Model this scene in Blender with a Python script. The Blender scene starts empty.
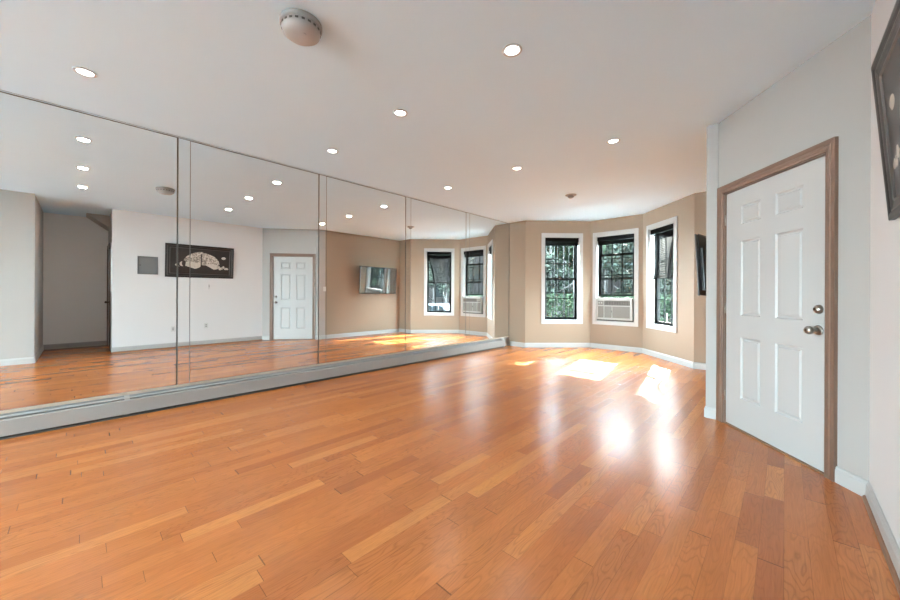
import bpy, bmesh, math, random
from mathutils import Vector, Matrix
random.seed(7)
scn = bpy.context.scene
COL = scn.collection
PI = math.pi
H = 2.712; XM = -4.422; XW = 0.345

# ------------------------------------------------------------------ materials
def srgb(r, g, b):
    f = lambda c: (c/12.92 if c <= .04045 else ((c+.055)/1.055)**2.4)
    return (f(r/255), f(g/255), f(b/255), 1)

def mat(name, col, rough=.5, metal=0, emit=None, estr=0, noise=0, nscale=30, bump=0, coat=0, spec=.5):
    m = bpy.data.materials.new(name); m.use_nodes = True
    nt = m.node_tree; N = nt.nodes; L = nt.links
    b = N['Principled BSDF']
    b.inputs['Base Color'].default_value = col
    b.inputs['Roughness'].default_value = rough
    b.inputs['Metallic'].default_value = metal
    b.inputs['Coat Weight'].default_value = coat
    b.inputs['Specular IOR Level'].default_value = spec
    if emit:
        b.inputs['Emission Color'].default_value = emit
        b.inputs['Emission Strength'].default_value = estr
    tc = N.new('ShaderNodeTexCoord'); nz = N.new('ShaderNodeTexNoise')
    nz.inputs['Scale'].default_value = nscale; nz.inputs['Detail'].default_value = 3
    L.new(tc.outputs['Object'], nz.inputs['Vector'])
    if noise:
        mx = N.new('ShaderNodeMix'); mx.data_type = 'RGBA'
        mx.inputs['A'].default_value = tuple(c*(1-noise) for c in col[:3])+(1,)
        mx.inputs['B'].default_value = tuple(min(1, c*(1+noise)) for c in col[:3])+(1,)
        L.new(nz.outputs['Fac'], mx.inputs['Factor']); L.new(mx.outputs['Result'], b.inputs['Base Color'])
    if bump:
        bp = N.new('ShaderNodeBump'); bp.inputs['Strength'].default_value = bump; bp.inputs['Distance'].default_value = .002
        L.new(nz.outputs['Fac'], bp.inputs['Height']); L.new(bp.outputs['Normal'], b.inputs['Normal'])
    return m

def floor_material():
    m = bpy.data.materials.new('oak_strip_floor'); m.use_nodes = True
    nt = m.node_tree; N = nt.nodes; L = nt.links; b = N['Principled BSDF']
    def nd(t, **k):
        n = N.new(t)
        for a, v in k.items(): setattr(n, a, v)
        return n
    def mth(op, a, b_=None, c=None):
        n = nd('ShaderNodeMath', operation=op)
        for i, v in enumerate((a, b_, c)):
            if v is None: continue
            if isinstance(v, (int, float)): n.inputs[i].default_value = v
            else: L.new(v, n.inputs[i])
        return n.outputs[0]
    tc = nd('ShaderNodeTexCoord'); sp = nd('ShaderNodeSeparateXYZ'); L.new(tc.outputs['Object'], sp.inputs[0])
    X, Y = sp.outputs['X'], sp.outputs['Y']
    xs = mth('DIVIDE', X, .0826); row = mth('FLOOR', xs); fx = mth('SUBTRACT', xs, row)
    wn = nd('ShaderNodeTexWhiteNoise', noise_dimensions='1D'); L.new(row, wn.inputs['W'])
    ln = mth('MULTIPLY_ADD', wn.outputs['Value'], .55, .62)
    wn2 = nd('ShaderNodeTexWhiteNoise', noise_dimensions='1D'); L.new(mth('ADD', row, 71.3), wn2.inputs['W'])
    ys = mth('ADD', mth('DIVIDE', Y, ln), mth('MULTIPLY', wn2.outputs['Value'], 9.0))
    # uneven board lengths: warp the running coordinate
    ys = mth('ADD', ys, mth('MULTIPLY', mth('SINE', mth('MULTIPLY', ys, 2.3)), .22))
    bi = mth('FLOOR', ys); fy = mth('SUBTRACT', ys, bi)
    cb = nd('ShaderNodeCombineXYZ'); L.new(row, cb.inputs[0]); L.new(bi, cb.inputs[1])
    wb = nd('ShaderNodeTexWhiteNoise', noise_dimensions='2D'); L.new(cb.outputs[0], wb.inputs['Vector'])
    tone = wb.outputs['Value']
    # board colour
    cr = nd('ShaderNodeValToRGB'); e = cr.color_ramp.elements
    e[0].position = 0; e[0].color = srgb(*FC[0]); e[1].position = 1; e[1].color = srgb(*FC[4])
    for p, c in ((.25, FC[1]), (.55, FC[2]), (.82, FC[3])):
        q = e.new(p); q.color = srgb(*c)
    L.new(tone, cr.inputs[0])
    # grain: noise rings stretched along the board, offset per board
    off = nd('ShaderNodeVectorMath', operation='SCALE'); L.new(wb.outputs['Color'], off.inputs[0]); off.inputs['Scale'].default_value = 37
    ad = nd('ShaderNodeVectorMath', operation='ADD'); L.new(tc.outputs['Object'], ad.inputs[0]); L.new(off.outputs[0], ad.inputs[1])
    mp = nd('ShaderNodeVectorMath', operation='MULTIPLY'); L.new(ad.outputs[0], mp.inputs[0]); mp.inputs[1].default_value = (13, 2.1, 1)
    n1 = nd('ShaderNodeTexNoise'); n1.inputs['Scale'].default_value = 1.0; n1.inputs['Detail'].default_value = 1.5; L.new(mp.outputs[0], n1.inputs['Vector'])
    ring = mth('FRACT', mth('MULTIPLY', n1.outputs['Fac'], 17))
    ring = mth('ABSOLUTE', mth('SUBTRACT', ring, .5))
    ringm = nd('ShaderNodeMapRange'); L.new(ring, ringm.inputs['Value']); ringm.inputs['From Min'].default_value = .0; ringm.inputs['From Max'].default_value = .22
    ringm.inputs['To Min'].default_value = 1; ringm.inputs['To Max'].default_value = 0
    # only some boards show strong cathedral grain
    wsel = mth('FRACT', mth('MULTIPLY', tone, 7.31))
    sel = nd('ShaderNodeMapRange'); L.new(wsel, sel.inputs['Value']); sel.inputs['From Min'].default_value = .3; sel.inputs['From Max'].default_value = .9
    sel.inputs['To Min'].default_value = .2; sel.inputs['To Max'].default_value = .5
    mp2 = nd('ShaderNodeVectorMath', operation='MULTIPLY'); L.new(ad.outputs[0], mp2.inputs[0]); mp2.inputs[1].default_value = (170, 6, 1)
    n2 = nd('ShaderNodeTexNoise'); n2.inputs['Scale'].default_value = 1; n2.inputs['Detail'].default_value = 3; L.new(mp2.outputs[0], n2.inputs['Vector'])
    n3 = nd('ShaderNodeTexNoise'); n3.inputs['Scale'].default_value = 2.2; n3.inputs['Detail'].default_value = 2; L.new(ad.outputs[0], n3.inputs['Vector'])
    f1 = mth('SUBTRACT', 1.0, mth('MULTIPLY', mth('MULTIPLY', ringm.outputs[0], sel.outputs[0]), .55))
    f2 = mth('MULTIPLY_ADD', n2.outputs['Fac'], .5, .75)
    f3 = mth('MULTIPLY_ADD', n3.outputs['Fac'], .3, .85)
    # joints
    ex = mth('MINIMUM', fx, mth('SUBTRACT', 1.0, fx))
    jx = mth('LESS_THAN', ex, .012)
    ey = mth('MULTIPLY', mth('MINIMUM', fy, mth('SUBTRACT', 1.0, fy)), ln)
    jy = mth('LESS_THAN', ey, .0016)
    # only some seams have opened up
    jv = mth('MULTIPLY', jx, mth('MULTIPLY_ADD', wsel, .55, .12))
    jj = mth('MAXIMUM', jv, mth('MULTIPLY', jy, .75))
    f4 = mth('SUBTRACT', 1.0, mth('MULTIPLY', jj, .8))
    fac = mth('MULTIPLY', mth('MULTIPLY', f1, f2), mth('MULTIPLY', f3, f4))
    vm = nd('ShaderNodeVectorMath', operation='SCALE'); L.new(cr.outputs[0], vm.inputs[0]); L.new(fac, vm.inputs['Scale'])
    L.new(vm.outputs[0], b.inputs['Base Color'])
    n4 = nd('ShaderNodeTexNoise'); n4.inputs['Scale'].default_value = 1.3; n4.inputs['Detail'].default_value = 4; L.new(tc.outputs['Object'], n4.inputs['Vector'])
    L.new(mth('MULTIPLY_ADD', n4.outputs['Fac'], .05, .235), b.inputs['Roughness'])
    b.inputs['Specular IOR Level'].default_value = .48
    b.inputs['Coat Weight'].default_value = .0; b.inputs['Coat Roughness'].default_value = .1
    # every board lies a touch out of level
    tilt = mth('ADD', mth('MULTIPLY', mth('MULTIPLY', mth('SUBTRACT', tone, .5), fx), .35), mth('MULTIPLY', n2.outputs['Fac'], .05))
    hh = mth('SUBTRACT', tilt, mth('MULTIPLY', jj, .3))
    bp = nd('ShaderNodeBump'); bp.inputs['Strength'].default_value = .22; bp.inputs['Distance'].default_value = .004
    L.new(hh, bp.inputs['Height']); L.new(bp.outputs['Normal'], b.inputs['Normal'])
    return m

def glass_material(name='window_glass', tint=(.93, .97, .95, 1), refl=.04):
    m = bpy.data.materials.new(name); m.use_nodes = True
    nt = m.node_tree; N = nt.nodes; L = nt.links
    for n in list(N):
        if n.type == 'BSDF_PRINCIPLED': N.remove(n)
    t = N.new('ShaderNodeBsdfTransparent'); t.inputs[0].default_value = tint
    g = N.new('ShaderNodeBsdfGlossy'); g.inputs['Roughness'].default_value = .02
    mx = N.new('ShaderNodeMixShader'); mx.inputs[0].default_value = refl
    L.new(t.outputs[0], mx.inputs[1]); L.new(g.outputs[0], mx.inputs[2]); L.new(mx.outputs[0], N['Material Output'].inputs[0])
    return m

def foliage_material(name, c1, c2, c3):
    m = bpy.data.materials.new(name); m.use_nodes = True
    nt = m.node_tree; N = nt.nodes; L = nt.links; b = N['Principled BSDF']
    g = N.new('ShaderNodeNewGeometry'); cr = N.new('ShaderNodeValToRGB')
    e = cr.color_ramp.elements; e[0].color = srgb(*c1); e[1].color = srgb(*c3)
    q = e.new(.55); q.color = srgb(*c2)
    L.new(g.outputs['Random Per Island'], cr.inputs[0]); L.new(cr.outputs[0], b.inputs['Base Color'])
    b.inputs['Roughness'].default_value = .8; b.inputs['Specular IOR Level'].default_value = .02
    return m

def brick_material():
    m = bpy.data.materials.new('red_brick'); m.use_nodes = True
    nt = m.node_tree; N = nt.nodes; L = nt.links; b = N['Principled BSDF']
    tc = N.new('ShaderNodeTexCoord'); mp = N.new('ShaderNodeMapping'); mp.inputs['Rotation'].default_value = (PI/2, 0, 0)
    br = N.new('ShaderNodeTexBrick'); br.inputs['Scale'].default_value = 1
    br.inputs['Brick Width'].default_value = .22; br.inputs['Row Height'].default_value = .075; br.inputs['Mortar Size'].default_value = .008
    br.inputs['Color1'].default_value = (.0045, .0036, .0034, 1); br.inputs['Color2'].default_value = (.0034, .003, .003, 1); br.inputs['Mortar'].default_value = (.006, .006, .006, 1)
    L.new(tc.outputs['Object'], mp.inputs[0]); L.new(mp.outputs[0], br.inputs[0]); L.new(br.outputs['Color'], b.inputs['Base Color'])
    b.inputs['Roughness'].default_value = .9; b.inputs['Specular IOR Level'].default_value = .02
    return m

FC = [(154, 85, 42), (166, 95, 46), (173, 101, 49), (178, 105, 51), (188, 118, 61)]
M = {}
M['floor'] = floor_material()
M['ceiling'] = mat('ceiling_paint', srgb(206, 231, 246), .85, noise=.015, nscale=2)
M['whitewall'] = mat('white_wall_paint', srgb(210, 210, 210), .6, noise=.01, nscale=3, bump=.05)  # flash brightness on the right wall put into its paint colour
M['grey'] = mat('pale_grey_paint', srgb(163, 160, 156), .7, noise=.012, nscale=3, bump=.05)
M['tan'] = mat('tan_paint', srgb(145, 126, 107), .7, noise=.015, nscale=3, bump=.05)
M['white'] = mat('white_trim_paint', srgb(180, 179, 177), .4, noise=.01, nscale=8)
M['door'] = mat('door_paint', srgb(170, 169, 167), .42, noise=.01, nscale=10)
M['wood'] = mat('stained_casing_wood', srgb(108, 83, 68), .4, noise=.12, nscale=14)
M['brownbase'] = mat('dark_shoe_wood', srgb(128, 92, 66), .5, noise=.15, nscale=20)
M['mirror'] = mat('mirror_silver', (.9, .91, .905, 1), .0, 1)
M['edge'] = mat('mirror_edge', srgb(96, 94, 90), .35, .6)
M['edgelight'] = mat('mirror_bevel', srgb(170, 172, 170), .12, .9)
M['cream'] = mat('cream_channel', srgb(180, 164, 146), .45)
M['base'] = mat('baseboard_paint', srgb(172, 171, 169), .45, noise=.01, nscale=8)
M['heater'] = mat('heater_enamel', srgb(142, 138, 134), .45, noise=.03, nscale=5)
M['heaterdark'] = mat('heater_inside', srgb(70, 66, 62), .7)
M['fin'] = mat('aluminium_fin', srgb(140, 138, 134), .4, .8)
M['black'] = mat('black_window_frame', srgb(12, 13, 13), .6, spec=.06)
M['blind'] = mat('dark_blind_slat', srgb(13, 11, 10), .6, noise=.1, nscale=40, spec=.03)
M['glass'] = glass_material()
M['nickel'] = mat('satin_nickel', srgb(158, 152, 144), .3, 1)
M['brass'] = mat('dark_bronze', srgb(80, 68, 56), .4, .9)
M['ac'] = mat('ivory_plastic', srgb(158, 155, 149), .45)
M['acg'] = mat('beige_grille', srgb(118, 112, 105), .6)
M['acd'] = mat('vent_shadow_grey', srgb(66, 62, 58), .6)
M['tvb'] = mat('black_tv_plastic', srgb(22, 22, 24), .35)
M['tvs'] = mat('tv_screen', (.02, .035, .04, 1), .04, 0, coat=1, spec=1.0); M['tvs'].node_tree.nodes['Principled BSDF'].inputs['IOR'].default_value = 2.4
M['frame'] = mat('dark_picture_frame', srgb(30, 24, 22), .35, noise=.15, nscale=60)
M['frames'] = mat('silver_frame_bead', srgb(96, 92, 90), .35, .8)
M['panel'] = mat('grey_metal_panel', srgb(118, 120, 121), .5, .2)
M['lens'] = mat('lamp_lens', (1, 1, 1, 1), .4, emit=(1, .98, .95, 1), estr=4)
M['plastic'] = mat('white_plastic', srgb(196, 198, 196), .5)
M['plasticg'] = mat('grey_plastic', srgb(140, 140, 138), .5)
M['asphalt'] = mat('asphalt', srgb(34, 35, 37), .9, noise=.1, nscale=4)
M['walk'] = mat('concrete_pavement', srgb(228, 231, 234), .9, noise=.1, nscale=3)  # concrete made pale so the ground bounces daylight indoors
M['soil'] = mat('pale_garden_paving', srgb(222, 226, 230), 1, noise=.3, nscale=6)  # garden ground turned to pale paving to bounce sun onto the ceiling
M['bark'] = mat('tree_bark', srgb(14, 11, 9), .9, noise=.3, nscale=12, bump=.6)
M['leafa'] = foliage_material('leaf_deep', (2, 5, 3), (9, 15, 9), (32, 40, 32))
M['leafb'] = foliage_material('leaf_grey', (4, 7, 5), (14, 19, 15), (42, 47, 42))
M['leafc'] = foliage_material('leaf_hedge', (6, 11, 7), (17, 27, 18), (36, 48, 34))
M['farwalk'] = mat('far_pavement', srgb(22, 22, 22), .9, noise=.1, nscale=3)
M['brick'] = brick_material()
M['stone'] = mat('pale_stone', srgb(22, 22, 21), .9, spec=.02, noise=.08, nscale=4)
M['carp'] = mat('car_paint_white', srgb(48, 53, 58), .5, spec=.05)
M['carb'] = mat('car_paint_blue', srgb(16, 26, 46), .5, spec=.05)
M['darkglass'] = mat('dark_glass', srgb(10, 12, 13), 1, spec=0)
M['rubber'] = mat('rubber', srgb(22, 22, 22), .8)
M['wire'] = mat('black_cable', srgb(20, 20, 20), .6)

# ------------------------------------------------------------------ helpers
def box(bm, x0, x1, y0, y1, z0, z1, T=None, mi=0):
    vs = [bm.verts.new((x, y, z)) for x in (x0, x1) for y in (y0, y1) for z in (z0, z1)]
    fs = []
    for f in ((0, 1, 3, 2), (4, 6, 7, 5), (0, 4, 5, 1), (2, 3, 7, 6), (0, 2, 6, 4), (1, 5, 7, 3)):
        q = bm.faces.new([vs[i] for i in f]); q.material_index = mi; fs.append(q)
    if T is not None:
        for v in vs: v.co = T @ v.co
    return vs

def prism(bm, pts, a0, a1, axis='x', mi=0):
    """closed outline pts (2-D) extruded along axis"""
    def P(p, a):
        return {'x': (a, p[0], p[1]), 'y': (p[0], a, p[1]), 'z': (p[0], p[1], a)}[axis]
    A = [bm.verts.new(P(p, a0)) for p in pts]; B = [bm.verts.new(P(p, a1)) for p in pts]
    n = len(pts)
    fs = [bm.faces.new(A), bm.faces.new(B[::-1])]
    for i in range(n):
        fs.append(bm.faces.new((A[i], B[i], B[(i+1) % n], A[(i+1) % n])))
    for f in fs: f.material_index = mi
    return A+B

def lathe(bm, prof, n=32, c=(0, 0, 0), R=None, mi=0):
    rings = []
    for r, z in prof:
        if r < 1e-5: rings.append([bm.verts.new((0, 0, z))])
        else: rings.append([bm.verts.new((r*math.cos(2*PI*k/n), r*math.sin(2*PI*k/n), z)) for k in range(n)])
    for a, b in zip(rings[:-1], rings[1:]):
        for k in range(n):
            l = [a[k % len(a)], a[(k+1) % len(a)], b[(k+1) % len(b)], b[k % len(b)]]
            u = []
            for v in l:
                if v not in u: u.append(v)
            if len(u) > 2:
                f = bm.faces.new(u); f.material_index = mi; f.smooth = True
    for rg in rings:
        for v in rg:
            if R is not None: v.co = R @ v.co
            v.co += Vector(c)

def tube(bm, pts, r, n=8, mi=0):
    pts = [Vector(p) for p in pts]; rings = []
    for i, p in enumerate(pts):
        t = (pts[min(i+1, len(pts)-1)]-pts[max(i-1, 0)]).normalized()
        u = t.orthogonal().normalized() if abs(t.z) > .9 else t.cross(Vector((0, 0, 1))).normalized()
        w = t.cross(u)
        rr = r[i] if isinstance(r, (list, tuple)) else r
        rings.append([bm.verts.new(p+(u*math.cos(2*PI*k/n)+w*math.sin(2*PI*k/n))*rr) for k in range(n)])
    for a, b in zip(rings[:-1], rings[1:]):
        for k in range(n):
            f = bm.faces.new((a[k], a[(k+1) % n], b[(k+1) % n], b[k])); f.smooth = True; f.material_index = mi
    bm.faces.new(rings[0][::-1]).material_index = mi; bm.faces.new(rings[-1]).material_index = mi

def obj(name, bm, mats, parent=None, bevel=0, fix=True):
    if fix: bmesh.ops.recalc_face_normals(bm, faces=bm.faces)
    me = bpy.data.meshes.new(name); bm.to_mesh(me); bm.free()
    for m in (mats if isinstance(mats, (list, tuple)) else [mats]): me.materials.append(m)
    o = bpy.data.objects.new(name, me); COL.objects.link(o)
    if parent: o.parent = parent
    if bevel:
        md = o.modifiers.new('bevel', 'BEVEL'); md.width = bevel; md.segments = 2; md.limit_method = 'ANGLE'; md.angle_limit = math.radians(50)
    return o

def tag(o, label, cat, group=None, kind=None):
    o['label'] = label; o['category'] = cat
    if group: o['group'] = group
    if kind: o['kind'] = kind
    return o

def empty(name, loc=(0, 0, 0), rz=0):
    o = bpy.data.objects.new(name, None); COL.objects.link(o)
    o.location = loc; o.rotation_euler = (0, 0, rz); o.empty_display_size = .1
    return o

def struct(name, bm, m, label, cat, bevel=0):
    return tag(obj(name, bm, m, bevel=bevel), label, cat, kind='structure')

def line_frame(P, Q):
    """location + z-rotation whose +x runs P->Q; +y is to the left of it"""
    return (P[0], P[1], 0), math.atan2(Q[1]-P[1], Q[0]-P[0])

def new(): return bmesh.new()

# ------------------------------------------------------------------ plan
A = (-.532, 4.021)             # corner of the diagonal wall block
B = (XW, 3.047)                # diagonal wall meets right wall
D2 = (-.447, 4.030)            # start of the diagonal wall
E = (-1.02, 6.556); F = (-2.01, 7.568); G = (-3.03, 7.568); I = (-4.02, 6.556)
YB = 6.556; XT = -.53
YBACK = -5.2; XL = -.13        # room behind the camera
HY0, HY1, HXB = -.505, .415, 1.76   # recess off the room
T = .14

# floor / ceiling
bm = new()
box(bm, XM-.2, HXB+.2, YBACK-.2, YB+.0, -.12, 0)
prism(bm, [(I[0]-.3, YB), (E[0]+.3, YB), (F[0]+.12, F[1]+.16), (G[0]-.12, G[1]+.16)], -.12, 0, 'z')
struct('floor', bm, M['floor'], 'glossy orange oak strip floor running towards the bay', 'floor')
bm = new()
box(bm, XM-.2, HXB+.2, YBACK-.2, YB+.0, H, H+.12)
prism(bm, [(I[0]-.3, YB), (E[0]+.3, YB), (F[0]+.12, F[1]+.16), (G[0]-.12, G[1]+.16)], H, H+.12, 'z')
struct('ceiling', bm, M['ceiling'], 'flat white ceiling with recessed downlights', 'ceiling')

# walls (each a solid slab outside the room face)
bm = new(); box(bm, XM-.16, XM-.012, YBACK, YB+.0, 0, H)
struct('wall_left', bm, M['grey'], 'long side wall behind the mirror panels', 'wall')
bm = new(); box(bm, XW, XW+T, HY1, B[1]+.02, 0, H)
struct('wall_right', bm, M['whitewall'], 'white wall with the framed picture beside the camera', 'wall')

def wall_slab(name, P, Q, m, label, openings=(), thick=T, z1=H):
    """room face on P->Q, room lies on the right-hand side of P->Q; slab on the left"""
    loc, rz = line_frame(P, Q); Ln = math.hypot(Q[0]-P[0], Q[1]-P[1])
    bm = new(); x = 0
    for (a, b, c, d) in openings:
        box(bm, x, a, 0, thick, 0, z1)
        if c > 0: box(bm, a, b, 0, thick, 0, c)
        if d < z1: box(bm, a, b, 0, thick, d, z1)
        x = b
    box(bm, x, Ln, 0, thick, 0, z1)
    o = struct(name, bm, m, label, 'wall'); o.location = loc; o.rotation_euler = (0, 0, rz)
    return o

# diagonal wall with the entrance door (P->Q with room on the right)
DP = D2; DQ = B
DL = math.hypot(DQ[0]-DP[0], DQ[1]-DP[1])
DS0, DS1, DZ1 = .095, 1.010, 2.030
wall_slab('wall_diagonal', DP, DQ, M['grey'], 'pale grey diagonal wall holding the panelled door', [(DS0-.004, DS1+.004, 0, DZ1+.006)])
bm = new(); prism(bm, [(A[0], A[1]), (D2[0]-.001, A[1]), (D2[0]+.06, A[1]+.14), (A[0]+.14, A[1]+.15), (A[0]+.14, A[1]+.199), (A[0], A[1]+.199)], 0, H, 'z')
struct('wall_return', bm, M['grey'], 'narrow grey wall end left of the panelled door', 'wall')
bm = new(); box(bm, XT, XT+T, A[1]+.2, YB+.14, 0, H)
struct('wall_tan', bm, M['tan'], 'tan side wall behind the television, seen in the mirrors', 'wall')
bm = new(); box(bm, E[0], XT, YB, YB+T, 0, H)
struct('wall_bay_return_right', bm, M['tan'], 'short tan wall beside the right bay window', 'wall')
bm = new(); box(bm, XM-.16, I[0], YB, YB+T, 0, H)
struct('wall_bay_return_left', bm, M['tan'], 'short tan wall between mirrors and bay', 'wall')

WZ = (.505, 2.447)            # outer casing
CW = .07
BT = .19
def bay_win(s0, s1): return (s0+CW, s1-CW, WZ[0]+CW, WZ[1]-CW-.012)
W1 = bay_win(.345, 1.243); W2 = bay_win(.05, .945); W3 = bay_win(.145, 1.02)
wall_slab('wall_bay_left', I, G, M['tan'], 'left angled tan wall of the bay', [W1], BT)
wall_slab('wall_bay_middle', G, F, M['tan'], 'middle tan wall of the bay above the air conditioner', [W2], BT)
wall_slab('wall_bay_right', F, E, M['tan'], 'right angled tan wall of the bay', [W3], BT)

# room behind the camera
bm = new(); box(bm, XL, XL+T, YBACK, HY0, 0, H)
struct('wall_near', bm, M['grey'], 'pale grey wall left of the hallway opening, in the mirror', 'wall')
bm = new(); box(bm, XL+T, HXB+T, HY0-T, HY0, 0, H)
struct('wall_hall_left', bm, M['grey'], 'side wall of the hallway recess nearest the camera', 'wall')
bm = new(); box(bm, HXB, HXB+T, HY0, HY1, 0, H)
struct('wall_hall_back', bm, mat('recess_paint', srgb(222, 221, 218), .75, noise=.01, nscale=3), 'grey end wall of the hallway recess', 'wall')
bm = new()
HD0, HD1 = .88, 1.62           # hall door opening in x
box(bm, XW+T, .55, HY1, HY1+T, 0, H); box(bm, .55, .77, HY1, HY1+T, 0, 1.15); box(bm, .55, .77, HY1, HY1+T, 2.0, H); box(bm, .77, HD0, HY1, HY1+T, 0, H); box(bm, HD1, HXB+T, HY1, HY1+T, 0, H); box(bm, HD0, HD1, HY1, HY1+T, 2.05, H)
struct('wall_hall_right', bm, M['grey'], 'side wall of the hallway recess holding the hall door', 'wall')
bm = new(); prism(bm, [(.08, H-.001), (.414, H-.001), (.414, 2.46)], 1.2, HXB-.001, 'x')
struct('trim_stair_soffit', bm, M['grey'], 'sloping stair underside in the top corner of the hallway recess', 'soffit')
# rear wall: wide unseen window openings added behind the camera for fill daylight
bm = new()
y0, y1 = YBACK-.16, YBACK
RW = [(-4.12, -2.84), (-1.12, -.36)]
box(bm, XM-.2, RW[0][0], y0, y1, 0, H); box(bm, RW[0][1], RW[1][0], y0, y1, 0, H); box(bm, RW[1][1], XL+T, y0, y1, 0, H)
for a, b in RW:
    box(bm, a, b, y0, y1, 0, .12); box(bm, a, b, y0, y1, 2.5, H)
struct('wall_rear', bm, M['grey'], 'rear wall behind the camera with two wide windows', 'wall')

# ------------------------------------------------------------------ baseboards
def skirting(name, P, Q, m, label, h=.098, t=.014, shoe=None, s0=0, s1=None):
    loc, rz = line_frame(P, Q); Ln = math.hypot(Q[0]-P[0], Q[1]-P[1])
    s1 = Ln if s1 is None else s1
    bm = new()
    prism(bm, [(0, 0), (-t, 0), (-t, h*.78), (-t*.75, h*.84), (-t*.7, h*.93), (-t*.35, h), (0, h)], s0, s1, 'x')
    if shoe:
        prism(bm, [(-t, 0), (-t-.014, 0), (-t-.012, .008), (-t-.006, .015), (-t, .017)], s0, s1, 'x', 1)
    o = struct(name, bm, [m, shoe or m], label, 'baseboard'); o.location = loc; o.rotation_euler = (0, 0, rz)
    return o
skirting('baseboard_diagonal_right', DP, DQ, M['base'], 'white baseboard right of the panelled door', s0=1.082)
skirting('baseboard_return', A, (D2[0]+.0, A[1]), M['base'], 'short white baseboard left of the panelled door', s1=.085)
skirting('baseboard_right', B, (XW, HY1), M['base'], 'white baseboard along the wall beside the camera', shoe=M['brownbase'])
skirting('baseboard_bay_left', I, G, M['base'], 'white baseboard under the left bay window')
skirting('baseboard_bay_middle', G, F, M['base'], 'white baseboard under the air conditioner window')
skirting('baseboard_bay_right', F, E, M['base'], 'white baseboard under the right bay window')
skirting('baseboard_bay_return_right', (E[0], YB), (XT, YB), M['base'], 'white baseboard below the television corner')
skirting('baseboard_bay_return_left', (XM, YB), I, M['base'], 'white baseboard between heater and bay', s0=.03)
skirting('baseboard_tan', (XT, YB), (XT, A[1]+.0), M['base'], 'white baseboard under the television')
skirting('baseboard_hall_back', (HXB, HY1), (HXB, HY0), mat('grey_baseboard', srgb(150, 148, 146), .5), 'grey baseboard on the recess end wall')
skirting('baseboard_hall_left', (HXB, HY0), (XL, HY0), M['base'], 'white baseboard on the near side of the recess')
skirting('baseboard_near', (XL, HY0), (XL, YBACK), M['base'], 'white baseboard left of the hallway opening')

# ------------------------------------------------------------------ bay windows
def rect_frame(bm, s0, s1, z0, z1, w, n0, n1, wt=None, mi=0):
    """ring of four mitre-free bars in local x/z, depth n0..n1 on y"""
    wt = wt or w
    box(bm, s0, s0+w, n0, n1, z0, z1, mi=mi); box(bm, s1-w, s1, n0, n1, z0, z1, mi=mi)
    box(bm, s0+w, s1-w, n0, n1, z0, z0+w, mi=mi); box(bm, s0+w, s1-w, n0, n1, z1-wt, z1, mi=mi)

def sash(parent, s0, s1, z0, z1, n, cols=3, rows=2, rail=.035, meet=.045, meet_top=False):
    bm = new()
    box(bm, s0, s0+rail, n, n+.03, z0, z1); box(bm, s1-rail, s1, n, n+.03, z0, z1)
    zb = z0+(rail if meet_top else meet); zt = z1-(meet if meet_top else rail)
    box(bm, s0+rail, s1-rail, n, n+.03, z0, zb); box(bm, s0+rail, s1-rail, n, n+.03, zt, z1)
    f = obj('sash', bm, M['black'], parent)
    bm = new()
    for i in range(1, cols):
        x = s0+rail+(s1-s0-2*rail)*i/cols; box(bm, x-.008, x+.008, n+.006, n+.024, zb, zt)
    for i in range(1, rows):
        z = zb+(zt-zb)*i/rows; box(bm, s0+rail, s1-rail, n+.007, n+.023, z-.008, z+.008)
    obj('muntin_grid', bm, M['black'], f)
    bm = new(); box(bm, s0+rail-.004, s1-rail+.004, n+.013, n+.017, zb-.004, zt+.004)
    obj('pane', bm, M['glass'], f)
    return f

def window(num, P, Q, W, label, lift=0.0):
    loc, rz = line_frame(P, Q)
    s0, s1, z0, z1 = W
    root = empty('window_%d' % num, loc, rz); tag(root, label, 'window', kind='structure')
    bm = new(); rect_frame(bm, s0-CW, s1+CW, z0-CW, z1+CW+.012, CW, -.018, 0, CW+.012)
    rect_frame(bm, s0-.012, s1+.012, z0-.012, z1+.012, .012, -.024, -.018)
    obj('casing', bm, M['white'], root, bevel=.003)
    bm = new(); t = .012
    box(bm, s0, s0+t, 0, .105, z0, z1); box(bm, s1-t, s1, 0, .105, z0, z1); box(bm, s0+t, s1-t, 0, .105, z0, z0+t); box(bm, s0+t, s1-t, 0, .105, z1-t, z1)
    obj('jamb', bm, M['white'], root)
    a, b, c, d = s0+.002, s1-.002, z0+.002, z1-.002
    bm = new(); rect_frame(bm, a, b, c, d, .03, .106, BT-.004)
    obj('window_frame', bm, M['black'], root)
    mid = (c+d)/2
    sash(root, a+.03, b-.03, mid-.022, d-.03, .148)                       # upper, outer
    sash(root, a+.03, b-.03, c+.03+lift, mid+.022+lift, .112, meet_top=True)   # lower, inner
    bm = new(); xm = (s0+s1)/2; box(bm, xm-.03, xm+.03, .098, .112, mid+.0+lift, mid+.016+lift); box(bm, xm-.006, xm+.03, .09, .1, mid+.002+lift, mid+.012+lift)
    obj('sash_lock', bm, M['brass'], root, bevel=.002)
    return root
w1 = window(1, I, G, W1, 'left bay window, black sashes in a white casing, blind drawn up')
w2 = window(2, G, F, W2, 'middle bay window with its lower sash raised above the air conditioner', lift=.50)
w3 = window(3, F, E, W3, 'right bay window behind the collapsed dark blind')

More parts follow.
